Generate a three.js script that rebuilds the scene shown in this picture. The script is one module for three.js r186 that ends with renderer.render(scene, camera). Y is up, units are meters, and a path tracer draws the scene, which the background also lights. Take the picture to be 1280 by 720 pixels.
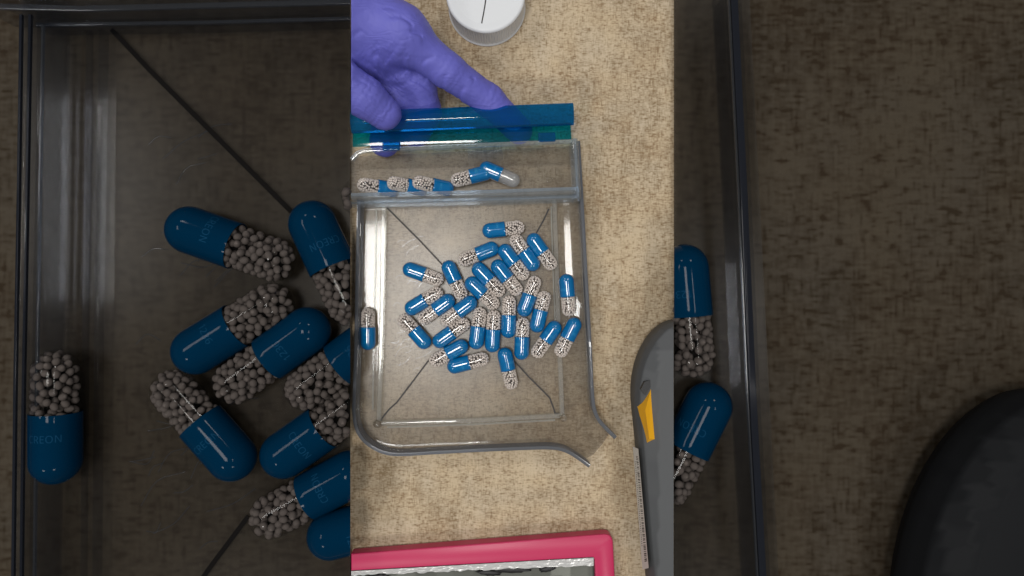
import * as THREE from 'three';
import { RectAreaLightUniformsLib } from 'three/addons/lights/RectAreaLightUniformsLib.js';
import { mergeGeometries, mergeVertices, toCreasedNormals } from 'three/addons/utils/BufferGeometryUtils.js';
import { RoundedBoxGeometry } from 'three/addons/geometries/RoundedBoxGeometry.js';

// ---------------------------------------------------------------- camera, light, exposure
const H = 0.36;                 // camera height over the table (m)
const S = 0.00042;              // metres on the table per photograph pixel (1280 x 720)
const scene = new THREE.Scene();
const camera = new THREE.PerspectiveCamera(2 * Math.atan(360 * S / H) * 180 / Math.PI, 16 / 9, 0.01, 20);
camera.position.set(0, H, 0);
camera.up.set(0, 0, -1);
camera.lookAt(0, 0, 0);
const renderer = new THREE.WebGLRenderer({ antialias: true });
renderer.setSize(1024, 576);
renderer.toneMapping = THREE.LinearToneMapping;
renderer.toneMappingExposure = 0.7;
renderer.shadowMap.enabled = true;
scene.background = new THREE.Color().setRGB(0.15, 0.155, 0.16);   // dim walls and ceiling of the room above
scene.environment = null;
RectAreaLightUniformsLib.init();
const L0 = 34;
const PANELS = [
  // x, z, width, depth, strength, label
  [-0.27, 0.03, 0.34, 0.46, 1.0, 'ceiling panel almost straight above the tray'],
  [0.72, 0.12, 0.14, 0.4, 0.9, 'narrow ceiling panel above the right side of the table'],
  [-0.95, -1.55, 0.32, 0.32, 1.0, 'ceiling panel beyond the gloved hand on the far left'],
  [0.8, -1.35, 0.32, 0.32, 1.0, 'ceiling panel beyond the white bottle cap on the far right'],
  [0.7, 1.45, 0.32, 0.32, 1.25, 'ceiling panel behind the viewer on the right'],
  [-1.0, 1.4, 0.32, 0.32, 1.25, 'ceiling panel behind the viewer on the left'],
  [-1.4, -0.29, 0.3, 0.66, 0.6, 'added long ceiling panel above the left side, shaped for a reflection'],  // added panel, sized and placed to reflect in the enlarged left channel
];
for (const [x, z, w, d, k, label] of PANELS) {
  const light = new THREE.RectAreaLight(new THREE.Color().setRGB(1, 0.975, 0.94), L0 * k, w, d);
  light.position.set(x, 1.9, z); light.lookAt(x, 0, z + 1e-5);
  scene.add(light);
  const g = new THREE.Group(); g.name = numbered('ceiling_light'); g.position.set(x, 1.905, z);
  g.userData = { label, category: 'ceiling light', group: 'ceiling light panels over the table' };
  const diff = new THREE.Mesh(new THREE.BoxGeometry(w, 0.01, d), new THREE.MeshStandardMaterial({ color: 0xffffff, emissive: 0xffffff, emissiveIntensity: 0.6 }));
  diff.name = 'diffuser'; diff.position.y = 0.006; g.add(diff);
  const fr = [];
  for (const s of [-1, 1]) {
    fr.push(new THREE.BoxGeometry(w + 0.05, 0.02, 0.024).translate(0, 0.012, s * (d / 2 + 0.013)));
    fr.push(new THREE.BoxGeometry(0.024, 0.02, d).translate(s * (w / 2 + 0.013), 0.012, 0));
  }
  const frame = new THREE.Mesh(mergeGeometries(fr), new THREE.MeshStandardMaterial({ color: 0xdddddd })); frame.name = 'frame'; g.add(frame);
  scene.add(g);
}

// ---------------------------------------------------------------- helpers
function rng(seed) { let a = seed >>> 0; return () => { a = (a + 0x6D2B79F5) >>> 0; let t = a; t = Math.imul(t ^ (t >>> 15), t | 1); t ^= t + Math.imul(t ^ (t >>> 7), t | 61); return ((t ^ (t >>> 14)) >>> 0) / 4294967296; }; }
function numbered(name) { const m = numbered.m ??= new Map(); const n = m.get(name) ?? 0; m.set(name, n + 1); return n ? `${name}_${String(n).padStart(3, '0')}` : name; }
// the point at height y that shows at photograph pixel (px, py); k magnifies about the picture's middle
function P(px, py, y = 0, k = 1) { const f = S * (H - y) / H * k; return new THREE.Vector3((px - 640) * f, y, (py - 360) * f); }
function thing(name, label, category, pos = [0, 0, 0], group) {
  const o = new THREE.Group(); o.name = numbered(name); o.position.set(...pos); scene.add(o);
  o.userData = { label, category }; if (group) o.userData.group = group;
  return o;
}
function part(name, geo, mat, parent) {
  const m = new THREE.Mesh(geo, mat); m.name = name; m.castShadow = m.receiveShadow = true; parent.add(m); return m;
}
function struct(name, geo, mat) { const m = part(numbered(name), geo, mat, scene); m.userData.kind = 'structure'; return m; }
// solid swept along a path in the plane: path = [x, z] points, profile = closed loop of [across, up]
function sweep(path, profile, closed = false, crease = 0.6) {
  const n = path.length, m = profile.length, pos = [], idx = [];
  for (let i = 0; i < n; i++) {
    const a = path[closed ? (i + n - 1) % n : Math.max(0, i - 1)], b = path[i], c = path[closed ? (i + 1) % n : Math.min(n - 1, i + 1)];
    let t1 = [b[0] - a[0], b[1] - a[1]], t2 = [c[0] - b[0], c[1] - b[1]];
    const l1 = Math.hypot(...t1), l2 = Math.hypot(...t2);
    if (l1 < 1e-9) t1 = t2; if (l2 < 1e-9) t2 = t1;
    const n1 = Math.hypot(...t1), n2 = Math.hypot(...t2);
    const tx = t1[0] / n1 + t2[0] / n2, tz = t1[1] / n1 + t2[1] / n2, tl = Math.hypot(tx, tz);
    const nx = -tz / tl, nz = tx / tl;
    const cosHalf = Math.max(0.5, (nx * -t1[1] + nz * t1[0]) / n1);
    const yb = b[2] ?? 0;
    for (const [u, v] of profile) pos.push(b[0] + nx * u / cosHalf, yb + v, b[1] + nz * u / cosHalf);
  }
  const last = closed ? n : n - 1;
  for (let i = 0; i < last; i++) for (let j = 0; j < m; j++) {
    const a = i * m + j, b = i * m + (j + 1) % m, c = ((i + 1) % n) * m + j, d = ((i + 1) % n) * m + (j + 1) % m;
    idx.push(a, b, c, b, d, c);
  }
  if (!closed) {
    const tri = THREE.ShapeUtils.triangulateShape(profile.map(p => new THREE.Vector2(...p)), []);
    for (const [a, b, c] of tri) { idx.push(a, c, b); const o = (n - 1) * m; idx.push(o + a, o + b, o + c); }
  }
  const g = new THREE.BufferGeometry();
  g.setAttribute('position', new THREE.Float32BufferAttribute(pos, 3)); g.setIndex(idx);
  // orient outwards
  let vol = 0; const A = new THREE.Vector3(), B = new THREE.Vector3(), C = new THREE.Vector3();
  for (let i = 0; i < idx.length; i += 3) { A.fromArray(pos, idx[i] * 3); B.fromArray(pos, idx[i + 1] * 3); C.fromArray(pos, idx[i + 2] * 3); vol += A.dot(B.cross(C)); }
  if (vol < 0) for (let i = 0; i < idx.length; i += 3) { const t = idx[i]; idx[i] = idx[i + 1]; idx[i + 1] = t; }
  g.setIndex(idx);
  return uvFlat(toCreasedNormals(g, crease));
}
function uvFlat(g) {
  const p = g.attributes.position, uv = new Float32Array(p.count * 2);
  for (let i = 0; i < p.count; i++) { uv[2 * i] = p.getX(i); uv[2 * i + 1] = -p.getZ(i); }
  g.setAttribute('uv', new THREE.BufferAttribute(uv, 2)); return g;
}
// chamfered rectangular section
function bar(w, y0, y1, c = Math.min(w, y1 - y0) * 0.22) {
  const h = w / 2;
  return [[-h, y0], [h, y0], [h, y1 - c], [h - c * 0.3, y1 - c * 0.3], [h - c, y1], [-h + c, y1], [-h + c * 0.3, y1 - c * 0.3], [-h, y1 - c]];
}
function path(list, y, k = 1) { return list.map(([px, py]) => { const p = P(px, py, y, k); return [p.x, p.z]; }); }
function smooth(list, n = 60, tension = 0.5) {
  const c = new THREE.CatmullRomCurve3(list.map(([x, y]) => new THREE.Vector3(x, y, 0)), false, 'centripetal', tension);
  return c.getPoints(n).map(v => [v.x, v.y]);
}
// flat polygon plate with thickness, top at y
function plate(list, y, t, k = 1, bevel = 0, holes = []) {
  const toV = l => l.map(([px, py]) => { const p = P(px, py, y, k); return new THREE.Vector2(p.x, -p.z); });
  const s = new THREE.Shape(toV(list)); for (const h of holes) s.holes.push(new THREE.Path(toV(h)));
  const g = new THREE.ExtrudeGeometry(s, { depth: t - 2 * bevel, bevelEnabled: bevel > 0, bevelSize: bevel, bevelThickness: bevel, bevelOffset: -bevel, bevelSegments: 4, curveSegments: 24 });
  g.translate(0, 0, -t + bevel); g.rotateX(-Math.PI / 2); g.translate(0, y, 0);
  return uvFlat(bevel > 0 ? toCreasedNormals(g, 0.7) : g);
}
// keeps the side of a plane where a*x + b*y + c*z + d <= 0
function clip(geo, planes) {
  let g = geo.index ? geo.toNonIndexed() : geo;
  const names = Object.keys(g.attributes), size = names.map(n => g.attributes[n].itemSize);
  let tris = [];
  const cnt = g.attributes.position.count;
  for (let i = 0; i < cnt; i += 3) {
    const t = [];
    for (let j = 0; j < 3; j++) t.push(names.map((n, q) => Array.from(g.attributes[n].array.slice((i + j) * size[q], (i + j + 1) * size[q]))));
    tris.push(t);
  }
  const ip = names.indexOf('position');
  for (const [a, b, c, d] of planes) {
    const out = [];
    for (const t of tris) {
      const poly = [];
      for (let j = 0; j < 3; j++) {
        const u = t[j], v = t[(j + 1) % 3];
        const du = a * u[ip][0] + b * u[ip][1] + c * u[ip][2] + d, dv = a * v[ip][0] + b * v[ip][1] + c * v[ip][2] + d;
        if (du <= 0) poly.push(u);
        if ((du <= 0) !== (dv <= 0)) { const f = du / (du - dv); poly.push(u.map((arr, q) => arr.map((x, w) => x + (v[q][w] - x) * f))); }
      }
      for (let j = 2; j < poly.length; j++) out.push([poly[0], poly[j - 1], poly[j]]);
    }
    tris = out;
  }
  const r = new THREE.BufferGeometry();
  names.forEach((n, q) => r.setAttribute(n, new THREE.Float32BufferAttribute(tris.flatMap(t => t.flatMap(v => v[q])), size[q])));
  return r;
}
// planes through the lens at a column of the photograph
const leftOf = px => { const a = (px - 640) * S; return [H, a, 0, -a * H]; };            // keeps x <= column
const rightOf = px => leftOf(px).map(v => -v);

// periodic value noise
function noise2(seed, nx, ny) {
  const r = rng(seed), t = Float32Array.from({ length: nx * ny }, () => r());
  return (x, y) => {
    x *= nx; y *= ny; const xi = Math.floor(x), yi = Math.floor(y); let fx = x - xi, fy = y - yi;
    fx = fx * fx * (3 - 2 * fx); fy = fy * fy * (3 - 2 * fy);
    const a = ((xi % nx) + nx) % nx, b = (a + 1) % nx, c = ((yi % ny) + ny) % ny, d = (c + 1) % ny;
    return (t[c * nx + a] * (1 - fx) + t[c * nx + b] * fx) * (1 - fy) + (t[d * nx + a] * (1 - fx) + t[d * nx + b] * fx) * fy;
  };
}
const sstep = (a, b, x) => { const t = Math.min(1, Math.max(0, (x - a) / (b - a))); return t * t * (3 - 2 * t); };
const toSRGB = v => v <= 0.0031308 ? v * 12.92 : 1.055 * Math.pow(v, 1 / 2.4) - 0.055;

// woven-look laminate: tan ground with short brown threads lying across and along
const LAM_W = 0.18, LAM_H = 0.36;
function laminateTexture() {
  const W = 1024, Ht = 2048, data = new Uint8Array(W * Ht * 4);
  const across = noise2(1, 84, 780), across2 = noise2(2, 130, 640), along = noise2(3, 330, 170), along2 = noise2(13, 440, 90);
  const grain = noise2(4, 512, 1024), grain2 = noise2(14, 170, 760), grain3 = noise2(15, 420, 190), patch = noise2(5, 7, 13), patch2 = noise2(6, 16, 40), patch3 = noise2(7, 40, 26), warm = noise2(8, 24, 46);
  for (let j = 0; j < Ht; j++) for (let i = 0; i < W; i++) {
    const x = i / W, y = j / Ht;
    const p = 0.45 * patch(x, y) + 0.33 * patch2(x, y) + 0.22 * patch3(x, y);          // how worn a patch is
    const h = 0.55 * across(x, y) + 0.45 * across2(x, y), v = 0.6 * along(x, y) + 0.4 * along2(x, y), g = grain(x, y), g2 = grain2(x, y), g3 = grain3(x, y);
    let dark = 0.4 + 1.65 * (0.44 * (h - 0.5) + 0.4 * (g2 - 0.5) + 0.3 * (v - 0.5) + 0.16 * (g3 - 0.5) + 0.2 * (g - 0.5)) + 0.95 * (p - 0.5)
      + 0.34 * sstep(0.62, 0.86, 0.5 * h + 0.5 * g2) + 0.26 * sstep(0.64, 0.88, 0.5 * v + 0.5 * g3);
    dark = Math.min(1, Math.max(0, dark));
    const w = warm(x, y) - 0.5;
    const li = [0.585 + 0.02 * w, 0.475, 0.33 - 0.03 * w], dk = [0.26 + 0.02 * w, 0.182, 0.104];
    const o = (j * W + i) * 4, lift = 1 + 0.12 * (g2 - 0.5) + 0.1 * (g - 0.5);
    for (let c = 0; c < 3; c++) data[o + c] = Math.round(255 * toSRGB(Math.min(1, (li[c] + (dk[c] - li[c]) * dark) * lift)));
    data[o + 3] = 255;
  }
  const t = new THREE.DataTexture(data, W, Ht); t.colorSpace = THREE.SRGBColorSpace; t.wrapS = t.wrapT = THREE.RepeatWrapping; t.magFilter = THREE.LinearFilter; t.needsUpdate = true;
  return t;
}
const laminate = laminateTexture();
function laminateAt(scale) { const t = laminate.clone(); t.repeat.set(1 / (LAM_W * scale), 1 / (LAM_H * scale)); t.offset.set(0.5, 0.5); t.needsUpdate = true; return t; }

// ---------------------------------------------------------------- materials (two families: the real things, and copies with dimming put into the colour for the side boards)
const DIM = 0.085;
function M(o) { return new THREE.MeshPhysicalMaterial(o); }
const lin = (r, g, b) => new THREE.Color().setRGB(r, g, b);
const mat = {
  table: M({ map: laminateAt(1), roughness: 0.68, specularIntensity: 0.3 }),
  board: M({ map: laminateAt(3.168), color: lin(0.104, 0.104, 0.108), roughness: 0.7, specularIntensity: 0.12 }),  // same laminate, dimmed by its colour
  sheet: M({ color: lin(0.83, 0.825, 0.815), transmission: 1, thickness: 0, roughness: 0.27, ior: 1.5, specularIntensity: 0.6 }),
  clear: M({ color: lin(0.95, 0.955, 0.96), transmission: 1, thickness: 0, roughness: 0.06, ior: 1.5 }),
  glass: M({ color: lin(0.95, 0.96, 0.97), transmission: 1, thickness: 0.003, roughness: 0.05, ior: 1.49 }),
  channel: M({ color: lin(0.95, 0.95, 0.95), transmission: 1, thickness: 0, roughness: 0.07, ior: 1.5, specularIntensity: 0.85 }),
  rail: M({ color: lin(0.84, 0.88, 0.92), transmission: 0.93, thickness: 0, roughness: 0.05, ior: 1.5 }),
  edge: M({ color: lin(0.34, 0.36, 0.4), transmission: 0.72, thickness: 0, roughness: 0.08, ior: 1.5 }),  // grey tint stands in for dark refraction inside the clear wall
  ridge: M({ color: lin(0.88, 0.88, 0.86), transmission: 0.9, thickness: 0, roughness: 0.1, ior: 1.5 }),
  lip: M({ color: lin(0.85, 0.87, 0.9), transmission: 0.55, thickness: 0, roughness: 0.1, ior: 1.5 }),
  shell: M({ color: lin(0.985, 0.985, 0.985), transmission: 1, thickness: 0, roughness: 0.05, ior: 1.5 }),
  cloudy: M({ color: lin(0.78, 0.78, 0.78), transmission: 0.76, thickness: 0, roughness: 0.12, ior: 1.5 }),
  pellet: M({ color: lin(0.72, 0.645, 0.59), roughness: 0.6 }),
  shade_core: M({ color: lin(0.1, 0.085, 0.075), roughness: 0.9 }),  // dark filler: shade between the pellets put in as colour
  ink: M({ color: lin(0.02, 0.016, 0.016), roughness: 0.55 }),
  white: M({ color: lin(0.74, 0.76, 0.78), roughness: 0.45 }),
  glove: null,
  blueRail: M({ color: lin(0.0, 0.39, 0.72), transmission: 0.9, thickness: 0, roughness: 0.05, ior: 1.5 }),
  blueSheet: M({ color: lin(0.02, 0.62, 0.72), transmission: 0.97, thickness: 0, roughness: 0.05, ior: 1.5 }),
  pink: M({ color: lin(0.56, 0.025, 0.108), roughness: 0.38 }),
  grey: M({ color: lin(0.098, 0.102, 0.106), roughness: 0.62, specularIntensity: 0.5 }),
  black: M({ color: lin(0.015, 0.015, 0.016), roughness: 0.5 }),
  orange: M({ color: lin(0.9, 0.44, 0.012), roughness: 0.42 }),
  foil: M({ color: lin(0.13, 0.135, 0.118), metalness: 0.5, roughness: 0.36 }),
};
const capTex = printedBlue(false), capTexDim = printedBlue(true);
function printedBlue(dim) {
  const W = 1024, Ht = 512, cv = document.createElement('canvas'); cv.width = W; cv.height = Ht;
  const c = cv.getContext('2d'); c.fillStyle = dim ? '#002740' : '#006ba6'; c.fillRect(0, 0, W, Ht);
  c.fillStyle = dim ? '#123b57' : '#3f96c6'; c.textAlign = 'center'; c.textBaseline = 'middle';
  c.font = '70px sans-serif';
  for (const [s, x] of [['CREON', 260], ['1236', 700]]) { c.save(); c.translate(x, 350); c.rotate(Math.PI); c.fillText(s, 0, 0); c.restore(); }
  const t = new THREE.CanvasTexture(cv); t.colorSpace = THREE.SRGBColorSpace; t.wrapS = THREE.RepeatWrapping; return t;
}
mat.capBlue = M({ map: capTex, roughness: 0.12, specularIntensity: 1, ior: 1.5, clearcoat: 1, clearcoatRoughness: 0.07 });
mat.capDark = M({ map: capTexDim, roughness: 0.07, specularIntensity: 0.1, ior: 1.52 });  // this and the copies below: darkening put into colour and gloss
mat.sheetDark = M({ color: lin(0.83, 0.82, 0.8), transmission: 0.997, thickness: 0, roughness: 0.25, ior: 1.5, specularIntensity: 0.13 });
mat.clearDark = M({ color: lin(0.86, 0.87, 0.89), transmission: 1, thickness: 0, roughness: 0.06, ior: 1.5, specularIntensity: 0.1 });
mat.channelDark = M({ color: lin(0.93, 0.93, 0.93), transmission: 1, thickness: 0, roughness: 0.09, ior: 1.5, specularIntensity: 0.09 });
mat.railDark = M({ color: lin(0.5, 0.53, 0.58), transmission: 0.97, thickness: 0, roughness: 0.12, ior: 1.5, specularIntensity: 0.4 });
mat.edgeDark = M({ color: lin(0.024, 0.027, 0.036), transmission: 0.45, thickness: 0, roughness: 0.1, ior: 1.5, specularIntensity: 0.1 });  // dark refraction lines of the enlarged clear wall, as colour
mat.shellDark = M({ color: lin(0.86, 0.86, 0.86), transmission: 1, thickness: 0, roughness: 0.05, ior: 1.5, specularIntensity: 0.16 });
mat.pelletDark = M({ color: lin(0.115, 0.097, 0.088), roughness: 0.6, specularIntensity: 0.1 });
mat.shadeCoreDark = M({ color: lin(0.008, 0.007, 0.006), roughness: 0.9, specularIntensity: 0.05 });  // shade between the large pellets, as a dark filler colour
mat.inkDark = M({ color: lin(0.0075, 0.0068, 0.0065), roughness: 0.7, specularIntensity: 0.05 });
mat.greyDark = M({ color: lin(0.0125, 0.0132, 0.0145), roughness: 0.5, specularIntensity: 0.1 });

// ---------------------------------------------------------------- the surface
const tableGeo = new THREE.BoxGeometry(1.1, 0.03, 0.8).translate(0, -0.015, 0);
struct('table_top', uvFlat(tableGeo), mat.table);
const BT = 0.003;               // top of the two dimmed side boards
for (const [sx, px, edge] of [[-1, 438, 0], [1, 842.5, 1280]]) {
  // board put in to carry the dimmed copies; inner edge slants along the sight line
  const w0 = P(px, 0, BT).x, w1 = P(px, 0, 0.0002).x, far = sx * 0.36;
  const s = new THREE.Shape([[w0, BT], [w1, 0.0002], [far, 0.0002], [far, BT]].map(p => new THREE.Vector2(...p)));
  const g = new THREE.ExtrudeGeometry(s, { depth: 0.5, bevelEnabled: false }); g.translate(0, 0, -0.25);
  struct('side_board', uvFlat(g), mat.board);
}

// ---------------------------------------------------------------- capsules
const CR = 0.00395, BR = 0.00372, CL = 0.0222;       // cap radius, body radius, whole length (m)
function domed(r, y0, y1, flip) {                   // lathe outline from the open end y0 to the dome tip y1 along +y
  const pts = [], dome = r * 1.0;
  pts.push(new THREE.Vector2(r * 0.955, y0 + 0.00002), new THREE.Vector2(r, y0));
  for (let i = 1; i <= 6; i++) pts.push(new THREE.Vector2(r, y0 + (y1 - dome - y0) * i / 6));
  for (let i = 1; i <= 16; i++) { const a = i / 16 * Math.PI / 2; pts.push(new THREE.Vector2(Math.max(1e-6, r * Math.cos(a)), y1 - dome + dome * Math.sin(a))); }
  const g = new THREE.LatheGeometry(pts, 48);
  const p = g.attributes.position, uv = g.attributes.uv;
  for (let i = 0; i < p.count; i++) uv.setY(i, (p.getY(i) - y0) / (y1 - y0));
  return g;
}
const capGeo = domed(CR, -0.0008, CL / 2);
const shellGeo = domed(BR, -0.0025, CL / 2).rotateX(Math.PI);
function pelletSpots(seed, large) {             // in the clear half: axis -y, packed against the shell, then a second layer
  const r = rng(seed), spots = [], rb = large ? 0.00063 : 0.00056;
  const put = (rad, tries, gap) => {
    for (let i = 0; i < tries; i++) {
      const domeY = -(CL / 2 - BR);
      let s; const cylShare = 0.72;
      if (r() < cylShare) { const a = r() * Math.PI * 2; s = new THREE.Vector3(Math.cos(a) * rad, 0.0006 + (domeY - 0.0006) * r(), Math.sin(a) * rad); }
      else { const a = r() * Math.PI * 2, u = r(); const q = Math.sqrt(1 - u * u); s = new THREE.Vector3(Math.cos(a) * q * rad, domeY - u * rad, Math.sin(a) * q * rad); }
      if (spots.every(o => o.distanceToSquared(s) > gap * gap)) spots.push(s);
    }
  };
  put(BR - rb * 1.08, 3600, rb * (large ? 1.8 : 1.88)); if (large) put(BR - rb * 2.7, 700, rb * 1.8);
  return spots;
}
function pelletGeo(seed, s, scale = 1) {
  const r = rng(seed), g = new THREE.IcosahedronGeometry(0.00063 * scale, 1);
  const m = mergeVertices((g.deleteAttribute('normal'), g.deleteAttribute('uv'), g)); m.computeVertexNormals();
  m.scale(1, 1, 1 + 0.3 * r());
  const o = new THREE.Matrix4().makeRotationFromEuler(new THREE.Euler(r() * 3, r() * 6, r() * 3)).setPosition(s);
  return m.applyMatrix4(o);
}
const shadeCoreGeo = new THREE.CapsuleGeometry(BR - 0.0021, CL / 2 - 0.0046, 6, 16).translate(0, -CL / 4 + 0.001, 0);
const pelletVariants = [11, 12, 13].map(s => mergeGeometries(pelletSpots(s).map((p, i) => pelletGeo(s * 1000 + i, p, 0.56 / 0.63))));
const GROUP = 'blue and clear capsules loose in the tray';
const protoCapsule = new THREE.Group();
part('cap', capGeo, mat.capBlue, protoCapsule);
part('shell', shellGeo, mat.shell, protoCapsule);
part('shade_core', shadeCoreGeo, mat.shade_core, protoCapsule);
const pel = part('pellets', pelletVariants[0], mat.pellet, protoCapsule); pel.userData.kind = 'stuff';
let capN = 0;
// blue tip and clear tip in photograph pixels; y = height of the axis over the table
function orient(o, bx, by, cx, cy, y, k, spin, tilt = 0) {
  const b = P(bx, by, y, k), c = P(cx, cy, y, k), mid = b.clone().add(c).multiplyScalar(0.5);
  const d = b.clone().sub(c).normalize(); if (tilt) { d.y = Math.tan(tilt); d.normalize(); }
  const q = new THREE.Quaternion().setFromUnitVectors(new THREE.Vector3(0, 1, 0), d);
  const up = new THREE.Vector3(0, 1, 0).applyQuaternion(q.clone().invert()), face = (spin % 2 < 1 ? 0.25 : 0.68) + 0.26 * ((spin * 0.618) % 1 - 0.5);   // the print that shows on top
  q.multiply(new THREE.Quaternion().setFromAxisAngle(new THREE.Vector3(0, 1, 0), Math.atan2(up.x, up.z) - 2 * Math.PI * face));
  o.position.copy(mid); o.quaternion.copy(q);
}
function capsule(label, bx, by, cx, cy, { y = 0.0032 + CR, spin, tilt = 0, group = GROUP, empty = false } = {}) {
  const o = protoCapsule.clone(); o.name = numbered('capsule');
  o.userData = { label, category: 'capsule', group }; scene.add(o);
  const n = capN++;
  o.children[3].geometry = pelletVariants[n % 3];
  if (empty) { o.remove(o.children[3]); o.remove(o.children[2]); o.children[1].material = mat.cloudy; }
  orient(o, bx, by, cx, cy, y, 1, spin ?? (n * 2.399), tilt);
  return o;
}
const LOOSE = [
  ['capsule lying level, topmost of the loose heap', 602.7, 289.3, 656, 283.3],
  ['capsule slanting down to its clear end, upper left of the heap below the topmost one', 623.3, 307.7, 572.7, 327.7],
  ['capsule with blue end up, squeezed left of the one pointing its clear end up', 625.7, 306.7, 658.7, 349],
  ['capsule with clear end up and blue end down near the top right', 670.7, 336.7, 640.7, 294.3],
  ['capsule with blue end up, beside the right inner ridge at the heap top', 662.3, 293.3, 692.7, 336],
  ['capsule lying apart on the far left, blue end left, nearest the top left marker line', 504, 334, 554.3, 351.7],
  ['steep capsule with blue end touching the end of the upper left marker line', 557.7, 326.7, 579.3, 374],
  ['capsule with blue end up left, second of three parallel slanting ones', 592.3, 330, 629.3, 369.3],
  ['capsule with blue end up left, third and rightmost of three parallel slanting ones', 617.3, 326.7, 650, 367.7],
  ['capsule with blue end up left, first and leftmost of three parallel slanting ones', 583.3, 348.3, 622.3, 385],
  ['capsule with clear end up, tilted left at the right of the heap middle', 652.7, 394.3, 670.7, 346],
  ['capsule with clear end up, rightmost of the upright row before the ridge', 669.3, 415, 682, 364],
  ['capsule standing straight in the right channel, blue end up', 707.3, 344, 711.7, 394.3],
  ['capsule with blue end low left and clear end up right, uppermost of the left fan', 506.7, 390, 553.3, 361.7],
  ['capsule with clear end low left, second of the left fan', 567.3, 371, 523.3, 402.7],
  ['capsule with clear end low left, third of the left fan, in the heap middle', 595.7, 372.7, 551, 405.7],
  ['capsule with clear end up left, lower left edge of the heap', 536, 434, 500.7, 394],
  ['capsule with blue end low left, lowest of the left fan', 541.7, 431.7, 586.7, 400],
  ['capsule with clear end up, leftmost of the upright row in the middle', 594.3, 435.7, 600.7, 384.3],
  ['capsule with clear end up, second from left of the upright row', 615, 440, 617.7, 387.7],
  ['capsule with clear end up, third from left and highest of the upright row', 635.3, 422.3, 636.7, 369.3],
  ['capsule with clear end up, lowest of the upright row above the lower right marker line', 651.7, 449.3, 653.7, 396.7],
  ['capsule with blue end up right, left of the pair at the lower right', 698.3, 402.3, 667.3, 446.7],
  ['capsule with blue end up right, lying across the right inner ridge', 721.7, 397.7, 697.7, 446],
  ['capsule alone in the left channel, clear end up', 460, 436.7, 460, 385],
  ['capsule with clear end low left at the bottom of the heap', 585.7, 428.3, 536, 455],
  ['capsule lying level at the heap bottom, blue end left', 559.3, 460, 611, 446.7],
  ['lowest capsule of all, blue end up, clear end pointing down', 629, 434, 641, 487.5],
];
for (const [label, ...e] of LOOSE) capsule(label, ...e, label.includes('across the right') ? { y: 0.0055 + CR } : {});
const TG = 'capsules in the trough of the tray';
capsule('leftmost capsule in the trough, clear end up and left', 491, 236, 455, 232, { y: 0.0105, tilt: -0.45, group: TG });
capsule('second capsule from the left in the trough', 528, 235, 492, 230, { y: 0.0105, tilt: -0.45, group: TG });
capsule('third capsule from the left in the trough, blue end under the trough rail', 560, 235, 523, 229, { y: 0.0105, tilt: -0.42, group: TG });
capsule('capsule lying level in the trough middle with a bright streak', 615, 214, 564, 227, { y: 0.0085, group: TG });
capsule('capsule without pellets in the trough, blue end against its neighbour', 601, 208, 648, 228, { y: 0.0085, group: TG, empty: true });

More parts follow.
